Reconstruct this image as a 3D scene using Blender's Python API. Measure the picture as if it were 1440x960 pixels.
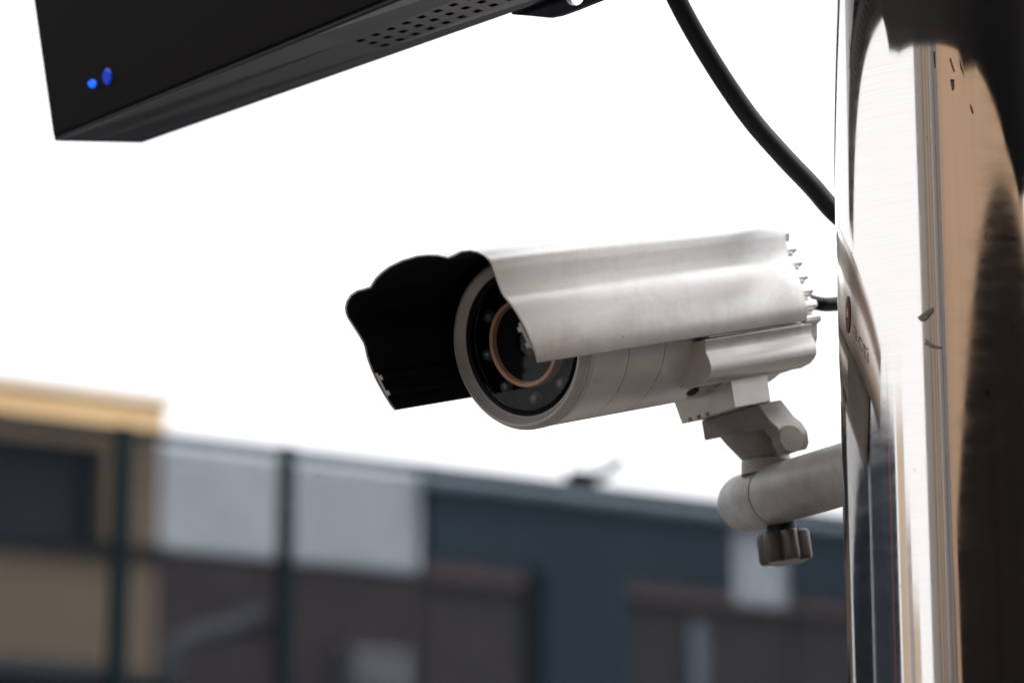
import bpy, bmesh, math, random
from mathutils import Vector, Matrix
random.seed(7)
R = math.radians
scene = bpy.context.scene
for o in list(bpy.data.objects):
    bpy.data.objects.remove(o)

# ------------------------------------------------------------------ camera
FPX, TILT, EYE = 4000.0, R(12.6), Vector((0, 0, 1.6))
cam_data = bpy.data.cameras.new('camera')
cam_data.lens, cam_data.sensor_width, cam_data.sensor_fit = 100.0, 36.0, 'HORIZONTAL'
cam_data.clip_start, cam_data.clip_end = 0.05, 2000
cam_data.dof.use_dof = True
cam_data.dof.focus_distance = 1.77
cam_data.dof.aperture_fstop = 5.4
cam_data.dof.aperture_blades = 0
cam = bpy.data.objects.new('camera', cam_data)
cam.location = EYE
cam.rotation_euler = (math.pi / 2 + TILT, 0, 0)
scene.collection.objects.link(cam)
scene.camera = cam

# ------------------------------------------------------------------ sky and sun (overcast)
SUN_EL, SUN_AZ = R(62), R(104)        # azimuth clockwise from +Y: to the right of the viewer
world = bpy.data.worlds.new('World'); scene.world = world; world.use_nodes = True
wn, wl = world.node_tree.nodes, world.node_tree.links
wn.clear()
sky = wn.new('ShaderNodeTexSky'); sky.sky_type = 'NISHITA'; sky.sun_disc = False
sky.sun_elevation, sky.sun_rotation = SUN_EL, SUN_AZ
sky.air_density, sky.dust_density, sky.ozone_density = 1.0, 6.0, 1.0
hsv = wn.new('ShaderNodeHueSaturation'); hsv.inputs['Saturation'].default_value = 0.10
cloud = wn.new('ShaderNodeMix'); cloud.data_type = 'RGBA'; cloud.inputs[0].default_value = 0.72
cloud.inputs[7].default_value = (9.6, 9.8, 10.2, 1)     # even cloud cover
bg = wn.new('ShaderNodeBackground'); bg.inputs['Strength'].default_value = 0.11
out = wn.new('ShaderNodeOutputWorld')
wl.new(sky.outputs[0], hsv.inputs['Color']); wl.new(hsv.outputs[0], cloud.inputs[6])
wl.new(cloud.outputs[2], bg.inputs['Color']); wl.new(bg.outputs[0], out.inputs['Surface'])
sun_data = bpy.data.lights.new('sun', 'SUN'); sun_data.energy = 1.5; sun_data.angle = R(22)
sun_data.color = (1, .965, .92)
sun = bpy.data.objects.new('sun', sun_data); scene.collection.objects.link(sun)
sd = Vector((math.sin(SUN_AZ) * math.cos(SUN_EL), math.cos(SUN_AZ) * math.cos(SUN_EL), math.sin(SUN_EL)))
sun.rotation_euler = sd.to_track_quat('Z', 'Y').to_euler()
vs = scene.view_settings
vs.view_transform, vs.look, vs.gamma, vs.use_curve_mapping = 'Standard', 'None', 1, False
vs.exposure = 0.90
scene.render.engine = 'CYCLES'
scene.cycles.max_bounces = 8
scene.cycles.transparent_max_bounces = 12

# ------------------------------------------------------------------ helpers
CR, CU, CF = Vector((1, 0, 0)), Vector((0, -math.sin(TILT), math.cos(TILT))), Vector((0, math.cos(TILT), math.sin(TILT)))
def P(px, py, d):
    """world point seen at a photograph pixel, d metres along the lens axis"""
    return EYE + d * (CF + CR * ((px - 720) / FPX) - CU * ((py - 480) / FPX))
col = scene.collection

def link(o, parent=None):
    col.objects.link(o)
    if parent is not None:
        o.parent = parent
    return o
def thing(name, label, cat, loc=(0, 0, 0), mat=None, group=None):
    o = bpy.data.objects.new(name, None); o.empty_display_size = .05
    link(o)
    if mat is not None: o.matrix_world = mat
    else: o.location = loc
    tag(o, label, cat, group)
    return o
def tag(o, label, cat=None, group=None, kind=None):
    if label: o['label'] = label
    if cat: o['category'] = cat
    if group: o['group'] = group
    if kind: o['kind'] = kind
    return o
def make(name, verts, faces, mats, parent=None, smooth=None, bevel=0, seg=2, fmat=None, org=None):
    """one mesh object; org is subtracted from every vertex"""
    if org is not None: verts = [Vector(v) - Vector(org) for v in verts]
    me = bpy.data.meshes.new(name)
    me.from_pydata([tuple(v) for v in verts], [], faces)
    for m in (mats if isinstance(mats, (list, tuple)) else [mats]): me.materials.append(m)
    if fmat:
        for p, k in zip(me.polygons, fmat): p.material_index = k
    bm = bmesh.new(); bm.from_mesh(me)
    bmesh.ops.recalc_face_normals(bm, faces=bm.faces)
    bm.to_mesh(me); bm.free()
    if smooth is not None:
        me.shade_smooth(); me.set_sharp_from_angle(angle=R(smooth))
    o = link(bpy.data.objects.new(name, me), parent)
    if bevel:
        b = o.modifiers.new('bevel', 'BEVEL'); b.width = bevel; b.segments = seg; b.limit_method = 'ANGLE'
        b.angle_limit = R(30)
    return o
def box_vf(x0, x1, y0, y1, z0, z1):
    v = [(x, y, z) for z in (z0, z1) for y in (y0, y1) for x in (x0, x1)]
    return v, [(0, 2, 3, 1), (4, 5, 7, 6), (0, 1, 5, 4), (2, 6, 7, 3), (0, 4, 6, 2), (1, 3, 7, 5)]
def merge(parts):
    V, F = [], []
    for v, f in parts:
        n = len(V); V += list(v); F += [tuple(i + n for i in t) for t in f]
    return V, F
def prism(poly, fn0, fn1):
    """closed polygon [(p,q)] mapped by fn0 / fn1 to the two ends"""
    n = len(poly)
    v = [fn0(*p) for p in poly] + [fn1(*p) for p in poly]
    f = [tuple(range(n - 1, -1, -1)), tuple(range(n, 2 * n))]
    f += [(i, (i + 1) % n, n + (i + 1) % n, n + i) for i in range(n)]
    return v, f
def lathe(prof, n=64, o=(0, 0, 0), ax=(0, 1, 0), close=False):
    """prof: (axial, radius)"""
    o, ax = Vector(o), Vector(ax).normalized()
    s = ax.orthogonal().normalized(); t = ax.cross(s)
    v, f = [], []
    for y, r in prof:
        for k in range(n):
            an = 2 * math.pi * k / n
            v.append(o + ax * y + (s * math.cos(an) + t * math.sin(an)) * max(r, 1e-5))
    m = len(prof)
    for i in range(m if close else m - 1):
        j = (i + 1) % m
        for k in range(n):
            f.append((i * n + k, i * n + (k + 1) % n, j * n + (k + 1) % n, j * n + k))
    if not close:
        f.append(tuple(range(n))); f.append(tuple((m - 1) * n + k for k in range(n)))
    return v, f
def tube(pts, r, n=16, sub=8):
    """round tube along a smooth path (Catmull-Rom)"""
    p = [Vector(q) for q in pts]; p = [2 * p[0] - p[1]] + p + [2 * p[-1] - p[-2]]
    path = []
    for i in range(1, len(p) - 2):
        for k in range(sub):
            t = k / sub; a, b, c, d = p[i - 1], p[i], p[i + 1], p[i + 2]
            path.append(.5 * (2 * b + (c - a) * t + (2 * a - 5 * b + 4 * c - d) * t * t + (3 * b - a - 3 * c + d) * t ** 3))
    path.append(p[-2])
    v, f = [], []
    up = Vector((0.3, 0.8, .5)).normalized()
    for i, q in enumerate(path):
        d = (path[min(i + 1, len(path) - 1)] - path[max(i - 1, 0)]).normalized()
        s = (up - d * up.dot(d)).normalized(); t = d.cross(s); up = s
        for k in range(n):
            an = 2 * math.pi * k / n
            v.append(q + (s * math.cos(an) + t * math.sin(an)) * r)
    for i in range(len(path) - 1):
        for k in range(n):
            f.append((i * n + k, i * n + (k + 1) % n, (i + 1) * n + (k + 1) % n, (i + 1) * n + k))
    f.append(tuple(range(n))); f.append(tuple((len(path) - 1) * n + k for k in range(n)))
    return v, f

# ------------------------------------------------------------------ materials
def mat(name, c, rough=.6, metal=0.0, var=.0, scale=20.0, c2=None, bump=0.0, bscale=200.0, spec=.5, coat=0.0, emit=None,
        stretch=None, detail=6, rvar=0.0):
    m = bpy.data.materials.new(name); m.use_nodes = True
    nt = m.node_tree; b = nt.nodes['Principled BSDF']
    b.inputs['Base Color'].default_value = (*c, 1); b.inputs['Roughness'].default_value = rough
    b.inputs['Metallic'].default_value = metal; b.inputs['Specular IOR Level'].default_value = spec
    b.inputs['Coat Weight'].default_value = coat
    tc = nt.nodes.new('ShaderNodeTexCoord'); src = tc.outputs['Object']
    if stretch:
        mp = nt.nodes.new('ShaderNodeMapping'); mp.inputs['Scale'].default_value = stretch
        nt.links.new(src, mp.inputs['Vector']); src = mp.outputs[0]
    if var or c2:
        n = nt.nodes.new('ShaderNodeTexNoise'); n.inputs['Scale'].default_value = scale; n.inputs['Detail'].default_value = detail
        n.inputs['Roughness'].default_value = .65
        nt.links.new(src, n.inputs['Vector'])
        r = nt.nodes.new('ShaderNodeValToRGB')
        a = c2 if c2 else tuple(x * (1 - var) for x in c)
        r.color_ramp.elements[0].position, r.color_ramp.elements[1].position = .34, .62
        r.color_ramp.elements[0].color = (*a, 1); r.color_ramp.elements[1].color = (*c, 1)
        nt.links.new(n.outputs['Fac'], r.inputs['Fac']); nt.links.new(r.outputs[0], b.inputs['Base Color'])
        if rvar:
            mr = nt.nodes.new('ShaderNodeMapRange'); mr.inputs['To Min'].default_value = rough + rvar; mr.inputs['To Max'].default_value = rough - rvar
            nt.links.new(n.outputs['Fac'], mr.inputs['Value']); nt.links.new(mr.outputs[0], b.inputs['Roughness'])
    if bump:
        n2 = nt.nodes.new('ShaderNodeTexNoise'); n2.inputs['Scale'].default_value = bscale; n2.inputs['Detail'].default_value = 3
        nt.links.new(src, n2.inputs['Vector'])
        bp = nt.nodes.new('ShaderNodeBump'); bp.inputs['Strength'].default_value = bump; bp.inputs['Distance'].default_value = .001
        nt.links.new(n2.outputs['Fac'], bp.inputs['Height']); nt.links.new(bp.outputs[0], b.inputs['Normal'])
    if emit:
        b.inputs['Emission Color'].default_value = (*emit[0], 1); b.inputs['Emission Strength'].default_value = emit[1]
    return m

def silver_material():
    """silver enamel with fine grain, blotchy grime and small pits"""
    m = mat('silver_enamel', (.60, .565, .54), rough=.37, metal=.68, bump=.08, bscale=900)
    nt = m.node_tree; b = nt.nodes['Principled BSDF']; L = nt.links
    tc = [n for n in nt.nodes if n.type == 'TEX_COORD'][0]
    def noise(sc, det, stretch=None):
        n = nt.nodes.new('ShaderNodeTexNoise'); n.inputs['Scale'].default_value = sc; n.inputs['Detail'].default_value = det
        n.inputs['Roughness'].default_value = .7
        if stretch:
            mp = nt.nodes.new('ShaderNodeMapping'); mp.inputs['Scale'].default_value = stretch
            L.new(tc.outputs['Object'], mp.inputs[0]); L.new(mp.outputs[0], n.inputs['Vector'])
        else: L.new(tc.outputs['Object'], n.inputs['Vector'])
        return n
    def ramp(n, p0, p1, c0, c1):
        r = nt.nodes.new('ShaderNodeValToRGB'); e = r.color_ramp.elements
        e[0].position, e[1].position = p0, p1; e[0].color, e[1].color = (*c0, 1), (*c1, 1)
        L.new(n.outputs['Fac'], r.inputs[0]); return r
    def mul(a, bb):
        x = nt.nodes.new('ShaderNodeMix'); x.data_type = 'RGBA'; x.blend_type = 'MULTIPLY'; x.inputs[0].default_value = 1
        L.new(a.outputs[0] if a.type != 'MIX' else a.outputs[2], x.inputs[6]); L.new(bb.outputs[0], x.inputs[7]); return x
    base = ramp(noise(14, 5), .3, .7, (.83, .805, .785), (.90, .88, .86))
    grime = ramp(noise(42, 8), .28, .50, (.90, .875, .86), (1, 1, 1))
    pits = ramp(noise(330, 2), .20, .26, (.45, .40, .36), (1, 1, 1))
    streak = ramp(noise(60, 4, (1, .12, 1)), .28, .5, (.92, .90, .88), (1, 1, 1))
    x = mul(mul(mul(base, grime), pits), streak)
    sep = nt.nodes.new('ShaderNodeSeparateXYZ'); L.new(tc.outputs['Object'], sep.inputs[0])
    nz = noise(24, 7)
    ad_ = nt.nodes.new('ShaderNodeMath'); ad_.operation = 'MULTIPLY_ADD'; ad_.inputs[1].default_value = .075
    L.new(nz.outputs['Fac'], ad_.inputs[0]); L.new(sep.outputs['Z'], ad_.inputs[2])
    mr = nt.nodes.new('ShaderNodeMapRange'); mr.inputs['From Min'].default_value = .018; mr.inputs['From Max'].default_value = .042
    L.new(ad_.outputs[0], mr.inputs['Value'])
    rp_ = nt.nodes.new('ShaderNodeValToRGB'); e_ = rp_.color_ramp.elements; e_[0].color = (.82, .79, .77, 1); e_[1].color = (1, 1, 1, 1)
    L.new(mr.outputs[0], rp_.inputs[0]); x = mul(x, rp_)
    L.new(x.outputs[2], b.inputs['Base Color'])
    return m
M = {}
M['silver'] = silver_material()
M['silver_edge'] = mat('bare_edge', (.58, .54, .51), rough=.4, metal=.5, var=.15, scale=90)
M['lining'] = mat('black_lining', (.010, .010, .011), rough=.7, var=.3, scale=60, spec=.15)
M['black'] = mat('black_plastic', (.006, .006, .007), rough=.5, var=.3, scale=50, spec=.2)
M['board'] = mat('led_board', (.003, .005, .009), rough=.35, spec=.15)
M['copper'] = mat('bronze_ring', (.98, .50, .31), rough=.5, metal=.1, var=.15, scale=120)
M['bezel'] = mat('bezel_enamel', (.60, .56, .53), rough=.42, metal=.3, var=.15, scale=60, bump=.08, bscale=900)
M['lens'] = mat('lens_element', (.002, .003, .006), rough=.06, spec=.6, coat=.5)
M['led'] = mat('led_dome', (.12, .118, .115), rough=.10, spec=1.0, coat=1.0, bump=.9, bscale=700)
M['label'] = mat('printed_label', (.50, .48, .46), rough=.45, c2=(.16, .15, .15), scale=420, detail=1, stretch=(1, .35, 1))
M['screw'] = mat('dark_screw', (.05, .045, .042), rough=.4, metal=.7)
M['cast'] = mat('grey_cast_paint', (.30, .27, .25), rough=.55, metal=.1, var=.22, scale=55, bump=.12, bscale=600)
M['arm'] = mat('grey_arm_paint', (.40, .395, .38), rough=.5, metal=.05, c2=(.25, .22, .195), scale=20, bump=.08, bscale=500)
M['arm_cap'] = mat('pale_cap_paint', (.44, .455, .45), rough=.5, c2=(.24, .20, .175), scale=30, bump=.08, bscale=500)
M['plug'] = mat('rusty_plug', (.16, .07, .045), rough=.8, var=.4, scale=120)
M['knob'] = mat('brown_knob', (.075, .060, .051), rough=.34, var=.35, scale=60)
M['cable'] = mat('cable_rubber', (.009, .009, .010), rough=.5, var=.3, scale=30, spec=.25)
M['case'] = mat('black_case', (.007, .010, .021), rough=.2, c2=(.016, .019, .030), scale=7, spec=.5, bump=.03, bscale=500)
M['screen'] = mat('smoked_screen', (.0060, .0042, .0046), rough=.4, spec=.08)
M['blue_led'] = mat('blue_led', (.01, .05, .5), rough=.3, emit=((.0, .12, 1.0), .75))
M['led_reflection'] = mat('blue_led_reflection', (.01, .04, .4), rough=.3, emit=((.0, .05, .8), .15))
M['residue'] = mat('tape_residue', (.22, .19, .165), rough=.8, var=.6, scale=200)

def pole_material():
    m = mat('polished_steel', (.63, .60, .575), rough=.05, metal=1)
    nt = m.node_tree; b = nt.nodes['Principled BSDF']; L = nt.links
    tc = [n for n in nt.nodes if n.type == 'TEX_COORD'][0]
    def noise(sc, det, stretch):
        mp = nt.nodes.new('ShaderNodeMapping'); mp.inputs['Scale'].default_value = stretch
        n = nt.nodes.new('ShaderNodeTexNoise'); n.inputs['Scale'].default_value = sc; n.inputs['Detail'].default_value = det
        L.new(tc.outputs['Object'], mp.inputs[0]); L.new(mp.outputs[0], n.inputs['Vector']); return n
    grain = noise(60, 3, (1, 1, 22))          # polishing marks run round the tube
    wave = noise(16, 2, (1, 1, .22))          # drawn tube: faint lengthwise waviness
    add = nt.nodes.new('ShaderNodeMath'); add.operation = 'MULTIPLY_ADD'; add.inputs[1].default_value = .12
    L.new(wave.outputs['Fac'], add.inputs[0]); L.new(grain.outputs['Fac'], add.inputs[2])
    bp = nt.nodes.new('ShaderNodeBump'); bp.inputs['Strength'].default_value = .0002; bp.inputs['Distance'].default_value = .001
    L.new(add.outputs[0], bp.inputs['Height']); L.new(bp.outputs[0], b.inputs['Normal'])
    dirt = noise(240, 3, (1, 1, .5))
    r = nt.nodes.new('ShaderNodeValToRGB'); e = r.color_ramp.elements
    e[0].position, e[1].position = .235, .27; e[0].color, e[1].color = (.25, .21, .18, 1), (.63, .60, .575, 1)
    L.new(dirt.outputs['Fac'], r.inputs[0])
    brush = noise(30, 6, (1, 1, 160)); rb = nt.nodes.new('ShaderNodeValToRGB'); eb = rb.color_ramp.elements
    eb[0].position, eb[1].position = .32, .6; eb[0].color, eb[1].color = (.93, .925, .92, 1), (1, 1, 1, 1)
    L.new(brush.outputs['Fac'], rb.inputs[0])
    mxb = nt.nodes.new('ShaderNodeMix'); mxb.data_type = 'RGBA'; mxb.blend_type = 'MULTIPLY'; mxb.inputs[0].default_value = 1
    L.new(r.outputs[0], mxb.inputs[6]); L.new(rb.outputs[0], mxb.inputs[7]); L.new(mxb.outputs[2], b.inputs['Base Color'])
    sm = noise(40, 5, (1, 1, 3))
    mr = nt.nodes.new('ShaderNodeMapRange'); mr.inputs['From Min'].default_value = .35; mr.inputs['From Max'].default_value = .7
    mr.inputs['To Min'].default_value = .055; mr.inputs['To Max'].default_value = .10
    L.new(sm.outputs['Fac'], mr.inputs['Value']); L.new(mr.outputs[0], b.inputs['Roughness'])
    return m
M['pole'] = pole_material()
def glass_material():
    m = bpy.data.materials.new('port_glass'); m.use_nodes = True; nt = m.node_tree; nt.nodes.clear()
    o = nt.nodes.new('ShaderNodeOutputMaterial'); mx = nt.nodes.new('ShaderNodeMixShader')
    fr = nt.nodes.new('ShaderNodeFresnel'); fr.inputs[0].default_value = 1.22
    t = nt.nodes.new('ShaderNodeBsdfTransparent'); g = nt.nodes.new('ShaderNodeBsdfGlossy'); g.inputs['Roughness'].default_value = .04
    t.inputs[0].default_value = (.9, .93, .95, 1)
    nt.links.new(fr.outputs[0], mx.inputs[0]); nt.links.new(t.outputs[0], mx.inputs[1]); nt.links.new(g.outputs[0], mx.inputs[2])
    nt.links.new(mx.outputs[0], o.inputs[0]); return m
M['glass'] = glass_material()

# ------------------------------------------------------------------ ground
M['asphalt'] = mat('asphalt', (.060, .054, .049), rough=.9, var=.3, scale=3, bump=.4, bscale=80)
g = make('ground', [(-300, -300, 0), (300, -300, 0), (300, 300, 0), (-300, 300, 0)], [(0, 1, 2, 3)], M['asphalt'])
g['kind'] = 'structure'

# ------------------------------------------------------------------ background street front, turned 35 degrees from the lens
ANG = R(35)
E_DIR, E_NRM = Vector((math.cos(ANG), math.sin(ANG), 0)), Vector((math.sin(ANG), -math.cos(ANG), 0))
class Front:
    def __init__(s, d0): s.o = Vector((0, d0, 0))
    def hit(s, px, py):
        d = P(px, py, 1) - EYE; t = (s.o - EYE).dot(E_NRM) / d.dot(E_NRM); q = EYE + d * t - s.o
        return q.dot(E_DIR), q.z
    def S(s, px, py): return s.hit(px, py)[0]
    def Z(s, px, py): return s.hit(px, py)[1]
    def W(s, a, t, z): return s.o + E_DIR * a + E_NRM * t + Vector((0, 0, z))
    def slab(s, a0, a1, z0, z1, t0, t1):
        v, f = box_vf(a0, a1, t0, t1, z0, z1)
        return [s.W(*p) for p in v], f

M['blue_clad'] = mat('blue_cladding', (.038, .063, .093), rough=.6, var=.25, scale=.8, spec=.15)
M['blue_trim'] = mat('blue_trim', (.22, .28, .34), rough=.5, var=.2, scale=1)
M['pale_clad'] = mat('pale_cladding', (.66, .73, .81), rough=.6, c2=(.54, .61, .69), scale=1.2)
M['brick'] = mat('brown_brick', (.074, .057, .060), rough=.85, c2=(.050, .040, .046), scale=2.5, spec=.15)
M['shutter'] = mat('brown_shutter', (.074, .060, .062), rough=.6, var=.2, scale=3, spec=.15)
M['lintel'] = mat('pink_lintel', (.19, .14, .145), rough=.7, var=.15, scale=3, spec=.15)
M['recess'] = mat('dark_recess', (.010, .010, .012), rough=.8, spec=.15)
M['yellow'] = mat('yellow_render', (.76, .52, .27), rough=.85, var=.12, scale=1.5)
M['yellow2'] = mat('darker_yellow_render', (.25, .195, .142), rough=.85, var=.2, scale=1.2, spec=.15)  # darker, greyer yellow for the wall below the parapet
M['cream'] = mat('cream_coping', (.72, .62, .50), rough=.7, var=.1, scale=2)
M['win'] = mat('dark_window', (.03, .036, .048), rough=.5, var=.3, scale=.6, spec=.15)
M['fence'] = mat('fence_paint', (.008, .014, .020), rough=.8, var=.2, scale=4, spec=.1)
M['dark_roof'] = mat('dark_roofing', (.018, .019, .024), rough=.8, var=.3, scale=2, spec=.15)
M['grey_unit'] = mat('pale_unit', (.20, .21, .235), rough=.5, var=.2, scale=4)

M['duct'] = mat('duct_metal', (.075, .08, .092), rough=.6, var=.2, scale=5, spec=.2)
M['post'] = mat('fence_post_paint', (.006, .013, .017), rough=.8, var=.2, scale=4, spec=.06)
M['slate'] = mat('slate_wall', (.022, .030, .043), rough=.8, var=.4, scale=.6, spec=.15)
# blue and brown building
w = Front(30.0)
Zt = w.Z(650, 665)
zA, zB = w.Z(650, 688), w.Z(680, 792)          # blue band
base = w.W(0, 0, 0)
bl = thing('commercial_building', 'dark blue clad building with brown shuttered bays behind the mesh fence', 'building', base)
sL, sR = w.S(224, 780), w.S(1900, 900)
def wpart(name, m, parts, parent=bl, bev=0, org=base): 
    v, f = merge(parts); return make(name, v, f, m, parent, org=org, bevel=bev)
wpart('wall', M['brick'], [w.slab(sL, sR, 0, Zt - .12, -9, -.25)])
wpart('roof_coping', M['blue_trim'], [w.slab(w.S(592, 670), sR, zA, Zt, -.4, .12)])
X = lambda px, py=800: w.S(px, py)
wpart('blue_band', M['blue_clad'], [w.slab(X(604, 740), X(1029, 780), zB, zA, -.3, .02)])
wpart('blue_band', M['blue_clad'], [w.slab(X(1112, 790), sR, zB, zA, -.3, .02)])
wpart('blue_pier', M['blue_clad'], [w.slab(X(766, 880), X(882, 880), 0, zB - .004, -.3, .05)])
for x0, x1 in ((230, 395), (405, 592), (1034, 1106)):
    wpart('pale_panel', M['pale_clad'], [w.slab(X(x0, 720 if x0 < 700 else 800), X(x1, 720 if x0 < 700 else 800), w.Z(412, 786), w.Z(412, 627), -.28, -.02)])
wpart('dark_joint', M['recess'], [w.slab(X(592, 740), X(604, 740), zB, zA - .01, -.3, -.1)])
# bays with shutters set back behind lintels
zl = w.Z(680, 818)
for x0, x1 in ((604, 742), (884, 1120), (1125, 1400)):
    wpart('lintel', M['lintel'], [w.slab(X(x0, 815), X(x1, 830), zl, zB - .006, -.3, -.03)])
    wpart('shutter', M['shutter'], [w.slab(X(x0, 880), X(x1, 900), .1, zl - .004, -.3, -.12)])
wpart('dark_recess', M['recess'], [w.slab(X(743, 880), X(765, 880), 0, zB - .008, -.3, -.2)])  # shadow in the door recess, put into a near-black strip
wpart('wall_panel', M['brick'], [w.slab(sL + .02, X(596, 880), 0, w.Z(412, 792), -.3, -.05)])
wpart('downpipe', M['blue_trim'], [w.slab(X(975, 900), X(995, 900), .2, w.Z(985, 875), -.12, -.02)])
ac = thing('air_conditioner', 'small pale wall unit low on the brown brick wall', 'air conditioner', w.W(X(520, 930), 0, w.Z(520, 960)))
zc0, zc1 = w.Z(520, 975), w.Z(520, 915)
v, f = w.slab(X(478, 940), X(562, 940), zc0, zc1, -.04, .26); make('case', v, f, M['grey_unit'], ac, org=ac.location, bevel=.02)
fan_c = w.W(X(510, 940), .262, (zc0 + zc1) / 2)
v, f = lathe([(0, .17), (.01, .17), (.012, .15), (.004, .05), (.012, .0)], 32, fan_c, E_NRM)
make('fan_guard', v, f, M['grey_unit'], ac, org=ac.location)

# yellow building at the left
y = Front(24.0)
yR = y.S(228, 700); yL = yR - 7.5
yb = thing('yellow_building', 'yellow rendered building with flat roof rising above the fence', 'building', y.W(0, 0, 0))
ybase = y.W(0, 0, 0)
zt, zt2, zp = y.Z(120, 543), y.Z(120, 556), y.Z(120, 606)
def ypart(name, m, *sl, bev=0): v, f = merge([y.slab(*q) for q in sl]); return make(name, v, f, m, yb, org=ybase, bevel=bev)
ypart('roof_coping', M['cream'], (yL, yR + .06, zt2, zt, -6, .10))
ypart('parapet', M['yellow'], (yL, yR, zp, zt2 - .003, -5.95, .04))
zw0, zw1 = y.Z(75, 752), y.Z(75, 622)
xw = y.S(146, 690)
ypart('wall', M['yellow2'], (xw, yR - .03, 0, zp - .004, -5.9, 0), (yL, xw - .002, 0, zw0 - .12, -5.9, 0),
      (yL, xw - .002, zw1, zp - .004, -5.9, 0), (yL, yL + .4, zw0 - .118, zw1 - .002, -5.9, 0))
wi = ypart('window', M['dark_roof'], (yL + .4, xw - .004, zw0 - .118, zw0 - .02, -.3, .06))
for k in range(3):
    a0 = yL + .42 + k * (xw - yL - .44) / 3; a1 = yL + .40 + (k + 1) * (xw - yL - .44) / 3
    v, f = y.slab(a0, a1 - .06, zw0 - .016, zw1 - .004, -.25, -.2); make('pane', v, f, M['win'], wi, org=ybase)
    v, f = y.slab(a1 - .055, a1 + .015, zw0 - .016, zw1 - .004, -.26, -.1); make('mullion', v, f, M['dark_roof'], wi, org=ybase)
ypart('string_course', M['dark_roof'], (xw + .01, yR + .02, y.Z(180, 782), y.Z(180, 764), -.1, .05))

# low dark roof in front of the yellow building
lr = Front(18.0)
zr = lr.Z(110, 897)
lo = thing('low_shed', 'low shed with dark roof in front of the yellow building', 'shed', lr.W(lr.S(-100, 930), 0, 0))
a0, a1 = lr.S(-420, 900), lr.S(226, 930)
v, f = lr.slab(a0, a1, 0, zr - .25, -2.5, 0); make('wall', v, f, M['dark_roof'], lo, org=lo.location)
v = [lr.W(a0 - .1, .2, zr - .24), lr.W(a1 + .1, .2, zr - .24), lr.W(a1 + .1, -1.2, zr + .02), lr.W(a0 - .1, -1.2, zr + .02),
     lr.W(a0 - .1, -2.7, zr - .24), lr.W(a1 + .1, -2.7, zr - .24)]
make('roof', v, [(0, 1, 2, 3), (3, 2, 5, 4), (0, 3, 4), (1, 5, 2), (0, 4, 5, 1)], M['dark_roof'], lo, org=lo.location)
# grey sloping vent duct beside it
du = thing('vent_duct', 'grey slanting duct beside the low shed', 'duct', lr.W(lr.S(230, 915), .1, 0))
q0, q1, q2 = lr.hit(222, 990), lr.hit(240, 912), lr.hit(335, 880)
v, f = tube([lr.W(q0[0], .1, q0[1] - .3), lr.W(q0[0], .1, q0[1]), lr.W(q1[0], .1, q1[1]), lr.W(q2[0], .1, q2[1])], .07, 14, 6)
make('pipe', v, f, M['duct'], du, smooth=40, org=du.location)
q = lr.W(q2[0], .1, q2[1]); v, f = lathe([(-.05, .085), (.05, .085), (.07, .12), (.09, .12)], 20, q, (lr.W(q2[0], .1, q2[1]) - lr.W(q1[0], .1, q1[1])))
make('cowl', v, f, M['duct'], du, smooth=40, org=du.location)

# mesh fence
fn = Front(9.0)
zf = fn.Z(400, 632)
fs0, fs1 = -9.0, 6.5
fe = thing('mesh_fence', 'tall dark welded mesh fence with round posts across the background', 'fence', fn.W(0, 0, 0))
fbase = fn.W(0, 0, 0)
v, f = fn.slab(fs0, fs1, zf - .020, zf + .012, -.012, .012); make('top_rail', v, f, M['fence'], fe, org=fbase, bevel=.008)
sp = fn.S(400, 760) - fn.S(168, 760)
post_me = None
for k in range(-14, 8):
    a = fn.S(394, 760) + k * sp
    if a < fs0 or a > fs1 or k in (1, 2, 3, 4): continue
    if post_me is None:
        v, f = lathe([(0, .027), (zf - .002, .027), (zf + .008, .02), (zf + .010, .0)], 16, (0, 0, 0), (0, 0, 1))
        po = make('post', v, f, M['post'], fe, smooth=40); post_me = po.data
    else:
        po = link(bpy.data.objects.new('post', post_me), fe)
    po.location = fn.W(a, .034, 0) - fbase
wires = []
a, rr = fs0, .0021
while a < fs1:
    wires.append(fn.slab(a - rr, a + rr, .05, zf - .03, .0, rr * 2)); a += .0135
z = .08
while z < zf - .04:
    wires.append(fn.slab(fs0, fs1, z - rr, z + rr, -rr * 2, -.0002)); z += .0135
v, f = merge(wires)
o = make('wire_mesh', v, f, M['fence'], fe, org=fbase); o['kind'] = 'stuff'
# concrete pavement along the fence, unseen, added to reflect a sheen under the sign
M['concrete'] = mat('concrete', (.34, .32, .30), rough=.85, var=.25, scale=2, bump=.3, bscale=60)
pv_v, pv_f = fn.slab(fs0 - 20, fs1 + 20, .004, .13, -.6, 2.4)
o = make('sheen_pavement', pv_v, pv_f, M['concrete'], bevel=.02); o['kind'] = 'structure'
# dark bent bracket caught on the top rail
c0 = fn.W(fn.S(815, 688), 0, zf)
tw = thing('rail_bracket', 'small dark bent bracket sticking up from the fence top rail', 'bracket', c0)
v, f = fn.slab(fn.S(800, 690), fn.S(838, 692), zf + .0125, zf + .05, -.02, .02); make('clamp', v, f, M['fence'], tw, org=c0, bevel=.004)
h1, h2, h3 = fn.hit(812, 676), fn.hit(845, 679), fn.hit(876, 664)
v, f = tube([fn.W(h1[0], 0, zf + .03), fn.W(h2[0], 0, zf + .045), fn.W(h3[0], 0, zf + .10)], .020, 10, 6); make('arm', v, f, M['fence'], tw, smooth=40, org=c0)

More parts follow.
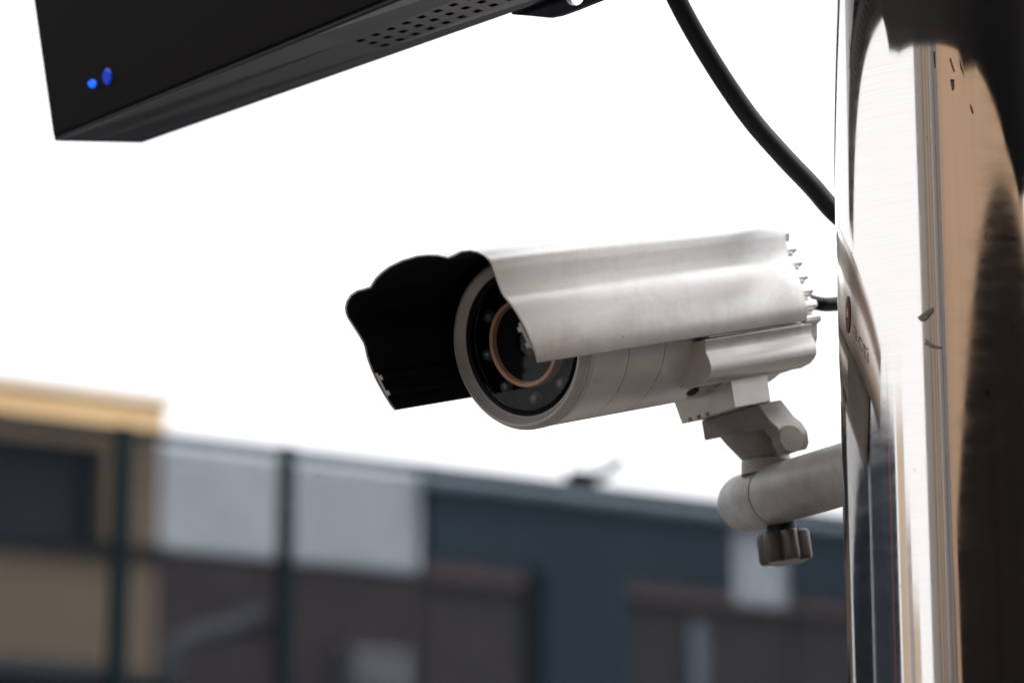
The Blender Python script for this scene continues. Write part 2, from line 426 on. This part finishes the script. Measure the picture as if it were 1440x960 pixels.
# ------------------------------------------------------------------ street behind the viewer (seen mirrored in the pole)
M['tan'] = mat('tan_render', (.84, .565, .365), rough=.85, var=.08, scale=.8)
M['tan2'] = mat('grey_band', (.42, .38, .36), rough=.8, var=.1, scale=1)
M['brown_wall'] = mat('dark_brown_cladding', (.016, .013, .011), rough=.8, var=.3, scale=.8, spec=.15)
M['cream_wall'] = mat('cream_wall', (.62, .50, .38), rough=.8, var=.1, scale=.6)
M['red'] = mat('red_paint', (.17, .014, .02), rough=.5)
M['white'] = mat('white_paint', (.75, .75, .74), rough=.5, var=.1, scale=1)
PC = Vector((P(1335, 480, 1.72).x, P(1335, 480, 1.72).y, 0))       # pole axis
PR = 155 * 1.72 / FPX
def polar(az, d, z=0): return PC + Vector((math.sin(R(az)) * d, -math.cos(R(az)) * d, z))
def wallbox(az0, d0, az1, d1, thick, z0, z1):
    p, q = polar(az0, d0), polar(az1, d1); n = (q - p).normalized().cross(Vector((0, 0, 1)))
    if n.dot(p - PC) < 0: n = -n
    v = [p, q, q + n * thick, p + n * thick]
    v = [u + Vector((0, 0, z0)) for u in v] + [u + Vector((0, 0, z1)) for u in v]
    return v, [(3, 2, 1, 0), (4, 5, 6, 7), (0, 1, 5, 4), (1, 2, 6, 5), (2, 3, 7, 6), (3, 0, 4, 7)]
tb = thing('tan_building', 'tan rendered building mirrored in the middle of the steel pole', 'building', polar(20, 15))
def rp(name, m, args, parent): v, f = wallbox(*args); return make(name, v, f, m, parent, org=parent.location)
rp('wall', M['tan'], (-12, 15, 80, 15, 6, 0, 9.5), tb)
rp('corner_pilaster', M['tan2'], (-20, 15.0, -12.2, 14.9, 1, 0, 9.2), tb)
rp('corner_pilaster', M['cream_wall'], (-28, 15.2, -20.2, 15.1, 1, 0, 9.2), tb)
rp('corner_return', M['tan2'], (-36, 15.6, -28.2, 15.3, 1, 0, 9.1), tb)
for az_ in (-12.8, -16.5, -21.5, -24.5, -27.6):
    rp('downpipe', M['brown_wall'], (az_, 14.6, az_ + .45, 14.59, .1, 0, 9.0), tb)
dbg = thing('dark_building', 'dark brown low building mirrored on the right of the steel pole', 'building', polar(62, 7))
dd = 7.0
def dl(az): return dd / math.cos(R(az - 52))
rp('wall', M['brown_wall'], (-26, dl(-26), 128, dl(128), 3, 0, 1.97 + dd * .290), dbg)
cbl = thing('cream_building', 'low cream building mirrored near the foot of the pole', 'building', polar(-60, 30))
rp('wall', M['cream_wall'], (-68, 30, -60, 30, 8, 0, 1.9 + 30 * .195), cbl)
rp('wall', M['tan2'], (-59.8, 31, -55, 31, 8, 0, 1.9 + 30 * .16), cbl)
rp('wall', M['cream_wall'], (-54.8, 30, -48, 30.5, 8, 0, 1.9 + 30 * .125), cbl)
gbl = thing('grey_building', 'blue grey building mirrored on the left of the pole', 'building', polar(-90, 30))
rp('wall', M['slate'], (-108, 26, -70, 26, 8, 0, 1.9 + 26 * .19), gbl)
rp('wall', M['slate'], (-142, 36, -108.2, 26, 8, 0, 1.9 + 26 * .19), gbl)
for az_, w_ in ((-106, .8), (-103.6, .35), (-101, 1.1), (-97.5, .3), (-94, .5), (-90.5, .35), (-84, .3), (-79, .25)):
    rp('wall_panel', M['pale_clad'], (az_, 25.2, az_ + w_, 25.2, .1, 0, 1.9 + 26 * .17), gbl)
rmast = thing('red_mast', 'slim red mast mirrored in the left half of the pole', 'mast', polar(-77, 12))
v, f = lathe([(0, .11), (4.3, .09), (4.4, .06), (4.42, 0)], 16, (0, 0, 0), (0, 0, 1)); make('shaft', v, f, M['red'], rmast, smooth=40)
v, f = lathe([(0, .2), (.03, .2), (.05, .12)], 16, (0, 0, 0), (0, 0, 1)); make('base_flange', v, f, M['red'], rmast, smooth=40)

# ------------------------------------------------------------------ steel pole
pole = thing('steel_pole', 'polished stainless steel pole at the right edge', 'pole', PC)
prof = [(0.02, PR)] + [(k * .2, PR) for k in range(1, 18)] + [(3.59, PR), (3.6, PR), (3.606, PR - .012)]
v, f = lathe(prof, 160, (0, 0, 0), (0, 0, 1)); make('tube', v, f, M['pole'], pole, smooth=25)
v, f = lathe([(.004, PR + .09), (.018, PR + .09), (.02, PR + .088), (.02, PR + .002)], 64, (0, 0, 0), (0, 0, 1)); make('base_plate', v, f, M['pole'], pole, smooth=40)
def pole_pt(px, py, lift=.0004):
    """point on the tube under a photograph pixel, in pole space: (angle, z)"""
    d = P(px, py, 1) - EYE; o = EYE - PC
    A = d.x ** 2 + d.y ** 2; B = 2 * (o.x * d.x + o.y * d.y); Cc = o.x ** 2 + o.y ** 2 - PR ** 2
    disc = max(B * B - 4 * A * Cc, 0)
    t = (-B - math.sqrt(disc)) / (2 * A); q = o + d * t
    s = (PR + lift) / PR
    return Vector((q.x * s, q.y * s, q.z))
def flake(name, poly, m, h, parent=pole, lift=.0003):
    n = len(poly)
    v = [pole_pt(*p, lift=lift) for p in poly] + [pole_pt(*p, lift=lift + h) for p in poly]
    f = [tuple(range(n)), tuple(range(2 * n - 1, n - 1, -1))] + [(i, (i + 1) % n, n + (i + 1) % n, n + i) for i in range(n)]
    return make(name, v, f, m, parent)
flake('tape_scrap', [(1291, 447), (1297, 442), (1303, 438), (1309, 434), (1313, 433), (1313, 438), (1308, 443), (1304, 448), (1300, 451), (1294, 451)], M['residue'], .0012)
flake('tape_scrap', [(1300, 477), (1305, 478), (1309, 482), (1316, 486), (1324, 488), (1324, 490), (1314, 489), (1307, 487), (1301, 484), (1303, 481)], M['residue'], .0012)
for q in ([(1337, 82), (1340, 92), (1343, 101), (1341, 102), (1338, 93), (1335, 83)], [(1349, 82), (1352, 92), (1356, 108), (1353, 102), (1350, 93)],
          [(1336, 112), (1342, 112), (1342, 126), (1339, 128), (1337, 118)], [(1364, 146), (1367, 152), (1369, 160), (1367, 160), (1365, 153)],
          [(1386, 326), (1389, 328), (1390, 333), (1393, 341), (1390, 340), (1387, 334)], [(1312, 74), (1315, 72), (1316, 95), (1314, 96)]):
    flake('scratch', q, M['residue'], .0002)
# mirror image of the camera's logo, painted on the tube as a flat decal
M['logo_reflection'] = mat('logo_reflection_red', (.07, .008, .014), rough=.4)
M['logo_reflection_ink'] = mat('logo_reflection_ink', (.22, .21, .205), rough=.5)
M['logo_reflection_white'] = mat('logo_reflection_white', (.55, .5, .48), rough=.4)
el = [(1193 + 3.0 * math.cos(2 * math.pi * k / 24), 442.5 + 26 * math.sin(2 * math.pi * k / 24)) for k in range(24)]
bd = flake('logo_reflection', el, M['logo_reflection'], .0002)
flake('logo_reflection_mark', [(1191.8, 446), (1193, 432), (1194.4, 446), (1193.6, 446), (1193, 437), (1192.4, 446)], M['logo_reflection_white'], .0002, parent=bd, lift=.0007)
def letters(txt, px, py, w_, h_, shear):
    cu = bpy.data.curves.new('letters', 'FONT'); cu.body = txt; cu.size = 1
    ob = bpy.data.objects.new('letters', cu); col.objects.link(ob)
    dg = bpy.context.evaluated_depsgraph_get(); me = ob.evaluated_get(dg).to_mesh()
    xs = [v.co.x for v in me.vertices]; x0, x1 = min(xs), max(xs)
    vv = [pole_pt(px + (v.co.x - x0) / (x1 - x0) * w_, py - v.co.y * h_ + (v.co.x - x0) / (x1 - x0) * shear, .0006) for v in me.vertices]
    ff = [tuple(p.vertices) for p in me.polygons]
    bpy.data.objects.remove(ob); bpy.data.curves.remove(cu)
    return make('reflected_lettering', vv, ff, M['logo_reflection_ink'], pole)
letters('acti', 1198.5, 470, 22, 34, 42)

# ------------------------------------------------------------------ security camera (local x = sideways, y = back along the axis, z = up)
YAW, PIT, ROL = R(42.19), R(14.94), R(5.885)
ax = Vector((math.sin(YAW) * math.cos(PIT), math.cos(YAW) * math.cos(PIT), math.sin(PIT)))
lt = Vector((math.cos(YAW), -math.sin(YAW), 0)); up = lt.cross(ax)
lt, up = math.cos(ROL) * lt + math.sin(ROL) * up, math.cos(ROL) * up - math.sin(ROL) * lt
CC = P(724.8, 483.75, 1.75)
CM = Matrix(((lt.x, ax.x, up.x, CC.x), (lt.y, ax.y, up.y, CC.y), (lt.z, ax.z, up.z, CC.z), (0, 0, 0, 1)))
sc = thing('security_camera', 'silver bullet security camera under a ribbed sun hood, pointing left', 'security camera', mat=CM)
mm = .001
half = [(60.9, -21.3), (62.3, -17.5), (63.3, -11), (63.9, -4), (64.0, 1), (63.7, 6), (63.1, 10.5), (62.2, 14.8), (61.0, 18.2), (60.1, 20.6), (59.8, 23), (60.3, 28), (61.6, 35.5),
        (62.3, 40), (61.8, 43.2), (59.8, 46.6), (56.4, 49.6), (51, 52.2), (44.5, 53.3), (38.5, 52.8), (33.5, 52.6), (30.8, 54), (26.8, 56), (20, 58.1), (12, 59.7), (0, 60.4)]
hp = [(x * mm, z_ * mm) for x, z_ in half] + [(-x * mm, z_ * mm) for x, z_ in half[-2::-1]]
def offset(poly, t):
    outp = []
    for i, (x, z_) in enumerate(poly):
        a_, b_ = poly[max(i - 1, 0)], poly[min(i + 1, len(poly) - 1)]
        d = Vector((b_[0] - a_[0], b_[1] - a_[1])).normalized(); n = Vector((-d.y, d.x))
        outp.append((x + n.x * t, z_ + n.y * t))
    return outp
SL = math.tan(R(17.5))
def fy(z_, fw=.062): return -fw - SL * z_
def shell(outer, inner, fwd, back, steps=10):
    n = len(outer); v = []; f = []
    def ring(poly, t): return [(x, fy(z_, fwd) * (1 - t) + back * t, z_) for x, z_ in poly]
    for j in range(steps + 1): v += ring(outer, j / steps)
    o2 = len(v)
    for j in range(steps + 1): v += ring(inner, j / steps)
    for j in range(steps):
        for i in range(n - 1):
            f.append((j * n + i, j * n + i + 1, (j + 1) * n + i + 1, (j + 1) * n + i))
            f.append((o2 + j * n + i, o2 + (j + 1) * n + i, o2 + (j + 1) * n + i + 1, o2 + j * n + i + 1))
        for i in (0, n - 1):
            f.append((j * n + i, (j + 1) * n + i, o2 + (j + 1) * n + i, o2 + j * n + i))
    for j in (0, steps):
        for i in range(n - 1): f.append((j * n + i, j * n + i + 1, o2 + j * n + i + 1, o2 + j * n + i))
    return v, f
in1, in2 = offset(hp, .0013), offset(hp, .0022)
v, f = shell(hp, in1, .062, .221)
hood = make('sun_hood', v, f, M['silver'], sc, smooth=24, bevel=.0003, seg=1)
v, f = shell(offset(hp, .0014), in2, .0612, .2205)
make('hood_lining', v, f, M['lining'], hood, smooth=24)
# slide channels along the inside of the hood skirt
for s in (1, -1):
    poly = [(x + .0067, z_) for x, z_ in ((.0552, .0035), (.0532, .0035), (.0532, .0015), (.0508, .0015), (.0508, -.0015), (.0532, -.0015), (.0532, -.0085), (.0512, -.0085),
            (.0512, -.0115), (.0540, -.0115), (.0548, -.0135))]
    v, f = prism(poly, lambda x, z_: (s * x, fy(z_, .0617), z_), lambda x, z_: (s * x, .05, z_))
    make('slide_channel', v, f, [M['lining'], M['silver_edge']], hood, fmat=[1] + [0] * (len(f) - 1))

# tubular body with ring joints
def groove(y0): return [(y0 - .0004, .0532), (y0 - .0003, .0526), (y0 + .0003, .0526), (y0 + .0004, .0532)]
v, f = lathe([(.0165, 0), (.0165, .0500), (.0118, .0528), (.0122, .0533)] + groove(.046) + groove(.0825) + [(.232, .0532), (.236, .0505), (.236, 0)], 128)
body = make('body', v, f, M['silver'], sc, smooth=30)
v, f = lathe([(.0128, .0530), (.0114, .0530), (.0111, .0536), (.0078, .0537), (.0075, .0532), (.0064, .0532), (.0060, .0537), (.0042, .0537), (.0022, .0527),
              (.0004, .0512), (0, .0508), (0, .0496), (.0012, .0492), (.0052, .0458), (.0052, .0453), (.0110, .0453), (.0128, .049)], 128, close=True)
make('front_bezel', v, f, M['bezel'], sc, smooth=28)
v, f = lathe([(.0056, .0452), (.0060, .0442), (.0062, .0436), (.0054, .0432), (.0050, .0426), (.0056, .0420), (.009, .0418), (.009, .0452)], 128, close=True)
make('gasket', v, f, M['black'], sc, smooth=30)
v, f = lathe([(.0150, .0452), (.0150, 0)], 96); make('led_board', v, f, M['board'], sc)
v, f = lathe([(.0082, .0277), (.0070, .0274), (.0067, .0268), (.0072, .0250), (.0098, .0240), (.0148, .0236), (.0148, .0277)], 96, close=True)
br = make('lens_barrel', v, f, M['copper'], sc, smooth=30)
v, f = lathe([(.0099, .0239), (.0134, .0200), (.0136, .0192), (.0116, .0185), (.0134, .0178), (.0144, .0120), (.0146, .0)], 96)
make('lens_cone', v, f, M['black'], br, smooth=30)
v, f = lathe([(.0142, .0130), (.0116, .0118), (.0100, .0088), (.0091, .0048), (.0088, .0)], 64); make('lens_element', v, f, M['lens'], br, smooth=60)
led_v, led_f = lathe([(0, .0046), (-.0012, .0046), (-.0018, .0040), (-.0036, .0036), (-.0048, .0024), (-.0054, .0)], 20)
led_me = None
for k in range(9):
    an = R(-101 + 40 * k)
    if led_me is None:
        o = make('led', led_v, led_f, M['led'], sc, smooth=50); led_me = o.data
    else: o = link(bpy.data.objects.new('led', led_me), sc)
    o.location = (.0352 * math.cos(an), .0149, .0352 * math.sin(an))
v, f = lathe([(.0058, .0417), (.0066, .0417)], 96); make('front_glass', v, f, M['glass'], sc)

# side rails that carry the hood
for s in (1, -1):
    poly = [(.0430, -.0222), (.0570, -.0222), (.0576, -.0234), (.0566, -.0262), (.0555, -.0296), (.0555, -.0312), (.0565, -.0350), (.0566, -.0400), (.0555, -.0435),
            (.0525, -.0465), (.0480, -.0487), (.0400, -.0498), (.0280, -.0480), (.0300, -.0360)]
    if s < 0:        # the far rail is shallower
        poly = [(.0430, -.0222), (.0570, -.0222), (.0576, -.0234), (.0555, -.0296), (.0555, -.0312), (.0520, -.0340), (.0450, -.0360), (.0300, -.0360)]
    v, f = prism(poly, lambda x, z_: (s * x, .112, z_), lambda x, z_: (s * x, .2300, z_))
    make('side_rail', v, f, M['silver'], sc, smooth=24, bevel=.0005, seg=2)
    v, f = box_vf(min(s * .048, s * .0560), max(s * .048, s * .0560), .119, .2295, -.0219, -.0195)
    make('rail_strip', v, f, M['silver'], sc)
# finned rear cap
side = []
for i in range(6):
    zc = -.0205 + i * .0099
    xo = .0588 - max(0, (zc - .002)) * .17
    side += [(xo - .0044, zc - .0036), (xo - .0008, zc - .0022), (xo, zc - .0014), (xo, zc + .0016), (xo - .0008, zc + .0024), (xo - .0034, zc + .0036), (xo - .0044, zc + .0050)]
side += [(.052, .040), (.046, .047), (.030, .0475)]
low = [(.020, -.0485), (.0370, -.0480), (.0450, -.0430), (.0520, -.0320), (.0540, -.0255)]
pr = low + side
pr = pr + [(-x, z_) for x, z_ in reversed(pr)]
v, f = prism(pr, lambda x, z_: (x, .2225, z_), lambda x, z_: (x, .2410, z_))
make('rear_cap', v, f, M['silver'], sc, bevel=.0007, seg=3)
v, f = lathe([(.238, .012), (.248, .012), (.250, .010), (.258, .009)], 32, (.030, 0, .004)); make('cable_gland', v, f, M['black'], sc, smooth=30)
# rating label and screw under the body
lv, lf = [], []
for j in range(2):
    for i in range(13):
        an = R(-80 + 26 * i / 12); lv.append((.0534 * math.cos(an), .1395 + .026 * j, .0534 * math.sin(an)))
lf = [(i, i + 1, 14 + i, 13 + i) for i in range(12)]
make('rating_label', lv, lf, M['label'], sc, smooth=40)
an = R(-70); n = Vector((math.cos(an), 0, math.sin(an)))
v, f = lathe([(0, .0045), (.0008, .0045), (.0010, .0036), (-.0004, .0030), (-.0004, 0)], 24, n * .0535 + Vector((0, .1372, 0)), n); make('screw', v, f, M['screw'], sc, smooth=30)
# slotted mounting block
zb = -.0662
poly = [(-.0245, -.046), (-.0222, zb)]
for x in (-.0145, -.0070, 0.0005):
    poly += [(x - .0013, zb), (x - .0013, zb + .0025), (x + .0015, zb + .0025), (x + .0015, zb)]
poly += [(.0235, zb), (.0262, -.046)]
v, f = prism(poly, lambda x, z_: (x, .1695, z_), lambda x, z_: (x, .2105, z_))
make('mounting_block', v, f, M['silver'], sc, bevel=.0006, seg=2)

# ------------------------------------------------------------------ bracket: head, collar, arm, knob
AB = P(1082, 697, 1.897)                         # arm axis below the collar
ad = Vector((PC.x - AB.x, PC.y - AB.y, 0)).normalized()       # along the arm, towards the pole
bk = thing('camera_bracket', 'grey bracket arm with tilting head and clamp knob carrying the camera', 'bracket', AB)
AR = .0198
Lp = (Vector((PC.x, PC.y, 0)) - Vector((AB.x, AB.y, 0))).length
v, f = lathe([(.0065, AR - .0004), (.0072, AR), (Lp - PR + .004, AR)], 64, (0, 0, 0), ad)
make('arm', v, f, M['arm'], bk, smooth=40)
v, f = lathe([(.0070, AR - .0016), (.0056, AR - .0016), (.0052, AR), (-.032, AR), (-.038, AR - .0016), (-.0445, AR - .0052), (-.0475, AR - .010), (-.0485, 0)], 64, (0, 0, 0), ad)
make('end_cap', v, f, M['arm_cap'], bk, smooth=30)
v, f = lathe([(-.047, .0062), (-.0500, .0058), (-.0515, .0040), (-.0520, 0)], 24, (0, 0, 0), ad); make('end_plug', v, f, M['plug'], bk, smooth=40)
v, f = lathe([(Lp - PR - .002, AR + .012), (Lp - PR + .012, AR + .012)], 48, (0, 0, 0), ad); make('pole_clamp', v, f, M['arm'], bk, smooth=30)
Zv = Vector((0, 0, 1))
v, f = lathe([(AR - .006, .0185), (AR + .003, .0185), (AR + .0035, .0178), (AR + .0035, .0150), (AR + .0065, .0145)], 48, (0, 0, 0), Zv)
make('collar', v, f, M['arm_cap'], bk, smooth=30)
# neck rising from the collar to the tilt pivot
toL = lambda p: Vector(p) - AB
CMr = CM.to_3x3()
def H(x, y_, z_): return CM @ Vector((x, y_, z_)) - AB
nk0, nk1 = Vector((0, 0, AR + .004)), H(.000, .206, -.080)
mid = nk0.lerp(nk1, .5)
rows = []
for t, c_, r1, r2 in ((0, nk0, .0150, .0150), (.35, nk0.lerp(nk1, .35), .0162, .0155), (.7, nk0.lerp(nk1, .72), .0185, .015), (1, nk1, .0195, .014)):
    rows.append((c_, r1, r2))
hx, hy = CMr @ Vector((1, 0, 0)), CMr @ Vector((0, 1, 0))
v, f = [], []
for c_, r1, r2 in rows:
    for k in range(32):
        an = 2 * math.pi * k / 32; v.append(c_ + hx * math.cos(an) * r1 + hy * math.sin(an) * r2)
for i in range(len(rows) - 1):
    f += [(i * 32 + k, i * 32 + (k + 1) % 32, (i + 1) * 32 + (k + 1) % 32, (i + 1) * 32 + k) for k in range(32)]
f += [tuple(range(32)), tuple(96 + k for k in range(32))]
make('neck', v, f, M['cast'], bk, smooth=40)
# tilt head: plate bent down into a lug that holds the pivot screw
y0, y1 = .1935, .2100
hpoly = [(-.0245, -.0661), (.0238, -.0663), (.0306, -.0795), (.0352, -.0845), (.0380, -.0915), (.0368, -.0990), (.0336, -.1030), (.0292, -.1022), (.0288, -.0935),
         (.0232, -.0832), (-.0262, -.0797)]
v, f = prism(hpoly, lambda x, z_: H(x, y0, z_), lambda x, z_: H(x, y1 + .012, z_))
make('tilt_head', v, f, M['cast'], bk, bevel=.0012, seg=3, smooth=30)
pv = H(.0350, .2010, -.0940)
pax = (CMr @ Vector((.85, -.35, 0))).normalized()
v, f = lathe([(-.004, .0094), (.0042, .0094), (.0056, .0086), (.0062, .0)], 40, pv, pax); make('pivot_screw', v, f, M['cast'], bk, smooth=35)
# lobed clamp knob under the arm
kn = (CU * 1.0 + CR * -.18).normalized(); kn = Vector((-.12, 0, 1)).normalized()
ko = toL(P(1103, 770, 1.893)); s_ = kn.orthogonal().normalized(); t_ = kn.cross(s_)
n = 72; v = []; f = []
lev = [(-.0098, .90), (-.0088, .97), (-.006, 1.0), (.008, 1.0), (.0098, .97), (.0105, .90), (.0105, .5)]
for h_, q in lev:
    for k in range(n):
        an = 2 * math.pi * k / n; r_ = (.0150 + .0030 * (abs(math.cos(3 * an)) * 2 - 1)) * q
        v.append(ko + kn * h_ + (s_ * math.cos(an) + t_ * math.sin(an)) * r_)
for i in range(len(lev) - 1):
    f += [(i * n + k, i * n + (k + 1) % n, (i + 1) * n + (k + 1) % n, (i + 1) * n + k) for k in range(n)]
f += [tuple(range(n)), tuple((len(lev) - 1) * n + k for k in range(n))]
kb = make('clamp_knob', v, f, M['knob'], bk, smooth=35)
v, f = lathe([(.010, .0098), (.0165, .0098), (.017, .0085), (.030, .008)], 32, ko, kn); make('knob_stem', v, f, M['black'], kb, smooth=30)

# ------------------------------------------------------------------ display box (tilted, faces left)
e1 = Vector((.7071, -.7064, .0315)).normalized(); e2 = Vector((.6895, .6986, .1912)); e2 = (e2 - e1 * e1.dot(e2)).normalized(); e3 = e1.cross(e2)
A0 = P(75, 200, 2.06); T = .0824
B0 = A0 + e2 * T
dep = lambda p: (p - EYE).dot(CF)
A1 = P(610, -20, dep(A0 + e1 * .4)); B1 = P(736, 14, dep(B0 + e1 * .4))
f1, b1 = (A1 - A0) / .4, (B1 - B0) / .4
LEN, HGT = .98, .23
db = thing('display_sign', 'black display box with a blue light and its painted reflection, hanging at the top left', 'display', A0)
def D(s, t, h):
    """s along the sign, t 0 front..1 back, h up"""
    p = (A0 + f1 * s).lerp(B0 + b1 * s, t); return p + e3 * h - A0
# case with an opening for the grille in the bottom panel
g0, g1, ga, gb = .284, .580, .385, .79
vs_ = [0, g0, g1, LEN]; ts = [0, ga, gb, 1]
V, F = [], []
for s in vs_:
    for t in ts: V.append(D(s, t, 0))
for i in range(3):
    for j in range(3):
        if i == 1 and j == 1: continue
        F.append((i * 4 + j, i * 4 + j + 1, (i + 1) * 4 + j + 1, (i + 1) * 4 + j))
n0 = len(V)
V += [D(0, 0, HGT), D(0, 1, HGT), D(LEN, 1, HGT), D(LEN, 0, HGT)]
F += [(0, 4, 8, 12, n0 + 3, n0), (3, 7, 11, 15, n0 + 2, n0 + 1), (0, 1, 2, 3, n0 + 1, n0), (12, 13, 14, 15, n0 + 2, n0 + 3), (n0, n0 + 1, n0 + 2, n0 + 3)]
case = make('case', V, F, M['case'], db, bevel=.0022, seg=3)
# speaker grille: square cells with square holes, real depth
nc, nr = 20, 3
V, F = [], []
for i in range(nc):
    for j in range(nr):
        s0, s1 = g0 + (g1 - g0) * i / nc, g0 + (g1 - g0) * (i + 1) / nc
        t0, t1 = ga + (gb - ga) * j / nr, ga + (gb - ga) * (j + 1) / nr
        k = len(V)
        def cell(m_, h): 
            return [D(s0 + (s1 - s0) * a_, t0 + (t1 - t0) * b_, h) for a_, b_ in ((m_[0], m_[1]), (1 - m_[0], m_[1]), (1 - m_[0], 1 - m_[1]), (m_[0], 1 - m_[1]))]
        V += cell((0, 0), .0) + cell((.29, .27), .0) + cell((.29, .27), .004)
        blind = (i == 0 and j != 2 - 0 and False) or False
        for a_ in range(4):
            b_ = (a_ + 1) % 4
            F.append((k + a_, k + b_, k + 4 + b_, k + 4 + a_))
            if not blind: F.append((k + 4 + a_, k + 4 + b_, k + 8 + b_, k + 8 + a_))
        F.append((k + 4, k + 5, k + 6, k + 7) if blind else (k + 8, k + 9, k + 10, k + 11))
nf = len(F)
make('speaker_grille', V, F, [M['case'], M['recess']], case, fmat=[1 if (len(set(t)) == 4 and max(t) - min(t) == 3 and min(t) % 12 == 8) else 0 for t in F])
# smoked screen set in the front face, with a narrow frame
def DF(s, h, dpt): return D(s, 0, h) - e2 * dpt
V = [DF(.003, .004, .0006), DF(LEN - .012, .004, .0006), DF(LEN - .012, HGT - .012, .0006), DF(.003, HGT - .012, .0006)]
V += [p - e2 * .0012 for p in V]
scr = make('screen', V, [(0, 1, 2, 3), (4, 5, 6, 7), (0, 1, 5, 4), (1, 2, 6, 5), (2, 3, 7, 6), (3, 0, 4, 7)], M['screen'], db, bevel=.0005)
def face_pt(px, py):
    d = P(px, py, 1) - EYE; o_ = A0 - e2 * .0022
    nn = f1.cross(e3).normalized(); t = (o_ - EYE).dot(nn) / d.dot(nn); return EYE + d * t - A0
def glow_disc(px, py, w_, h_, m):
    nn = f1.cross(e3).normalized(); nn = nn if nn.dot(EYE - A0) > 0 else -nn
    base_ = [face_pt(px + w_ * math.cos(2 * math.pi * k / 20), py + h_ * math.sin(2 * math.pi * k / 20)) for k in range(20)]
    c_ = face_pt(px, py)
    v = base_ + [c_ + (b_ - c_) * .75 + nn * .0014 for b_ in base_]
    f = [tuple(range(20, 40))] + [(i, (i + 1) % 20, 20 + (i + 1) % 20, 20 + i) for i in range(20)]
    return make('indicator_and_glint', v, f, m, scr, smooth=40)
glow_disc(130, 118, 5.5, 6, M['blue_led']); glow_disc(151, 108, 6.5, 12, M['led_reflection'])  # second disc is the LED's reflection, painted as a dim glow
# unseen plate added above the frame, shaped for the dark arch mirrored in the pole
CZ = 2.187
az_r = [(-56, .075), (-54, .20), (-45, .21), (-20, .205), (0, .21), (20, .24), (40, .32), (55, .43), (70, .56), (90, .54), (120, .32), (150, .12)]
ring_o = [polar(a_, r_, 0) for a_, r_ in az_r]; ring_i = [polar(a_, PR + .0008, 0) for a_, r_ in az_r]
n_ = len(az_r)
V = [p_ + Vector((0, 0, z_)) - A0 for z_ in (CZ, CZ + .009) for p_ in ring_o] + [p_ + Vector((0, 0, z_)) - A0 for z_ in (CZ, CZ + .009) for p_ in ring_i]
F = [(0, n_, 3 * n_, 2 * n_), (n_ - 1, 3 * n_ - 1, 4 * n_ - 1, 2 * n_ - 1)]
for k in range(n_ - 1):
    j_ = k + 1
    F += [(k, j_, n_ + j_, n_ + k), (2 * n_ + k, 3 * n_ + k, 3 * n_ + j_, 2 * n_ + j_), (k, 2 * n_ + k, 2 * n_ + j_, j_), (n_ + k, n_ + j_, 3 * n_ + j_, 3 * n_ + k)]
make('arch_reflection_plate', V, F, M['case'], db)
# folded bracket plate with a bolt hole below the rear edge
def back_pt(px, py, off=.0):
    o_ = B0 + e2 * off; nn = b1.cross(e3).normalized(); d = P(px, py, 1) - EYE
    t = (o_ - EYE).dot(nn) / d.dot(nn); return EYE + d * t - A0
hole = [(808 + 12.5 * math.cos(2 * math.pi * k / 28), -3 + 11 * math.sin(2 * math.pi * k / 28)) for k in range(28)]
outer = [(719, 18), (720, 21), (745, 23), (770, 25.5), (785, 22.5), (806, 15), (846, -1), (900, -22), (955, -90), (760, -60), (735, -20)]
bm = bmesh.new()
vo = [bm.verts.new(back_pt(*q, off=.006)) for q in outer]; vh = [bm.verts.new(back_pt(*q, off=.006)) for q in hole]
ed = [bm.edges.new((vo[i], vo[(i + 1) % len(vo)])) for i in range(len(vo))] + [bm.edges.new((vh[i], vh[(i + 1) % 28])) for i in range(28)]
bmesh.ops.triangle_fill(bm, use_beauty=True, use_dissolve=False, edges=ed)
ex = bmesh.ops.extrude_face_region(bm, geom=bm.faces[:])
bmesh.ops.translate(bm, verts=[q for q in ex['geom'] if isinstance(q, bmesh.types.BMVert)], vec=e2 * .005)
bmesh.ops.recalc_face_normals(bm, faces=bm.faces)
me = bpy.data.meshes.new('mounting_plate'); bm.to_mesh(me); bm.free(); me.materials.append(M['case'])
link(bpy.data.objects.new('mounting_plate', me), db)

# ------------------------------------------------------------------ cables
def cable(label, pts, r):
    v, f = tube(pts, r, 20, 10); o = make('cable', v, f, M['cable'], smooth=60, org=pts[0]); o.location = pts[0]
    return tag(o, label, 'cable', None)
cable('thick black cable sagging from the top edge down behind the pole',
      [P(890, -170, 1.86), P(915, -85, 1.865), P(952, 0, 1.87), P(998, 82, 1.875), P(1051, 161, 1.875), P(1099, 217, 1.87), P(1140, 260, 1.865), P(1177, 301, 1.86), P(1225, 335, 1.85), P(1290, 350, 1.83)], .0066)
cable('short black cable running from the camera back to the pole',
      [CM @ Vector((.030, .248, .004)), P(1152, 427, 1.955), P(1185, 427, 1.93), P(1230, 430, 1.87), P(1290, 435, 1.81)], .0050)
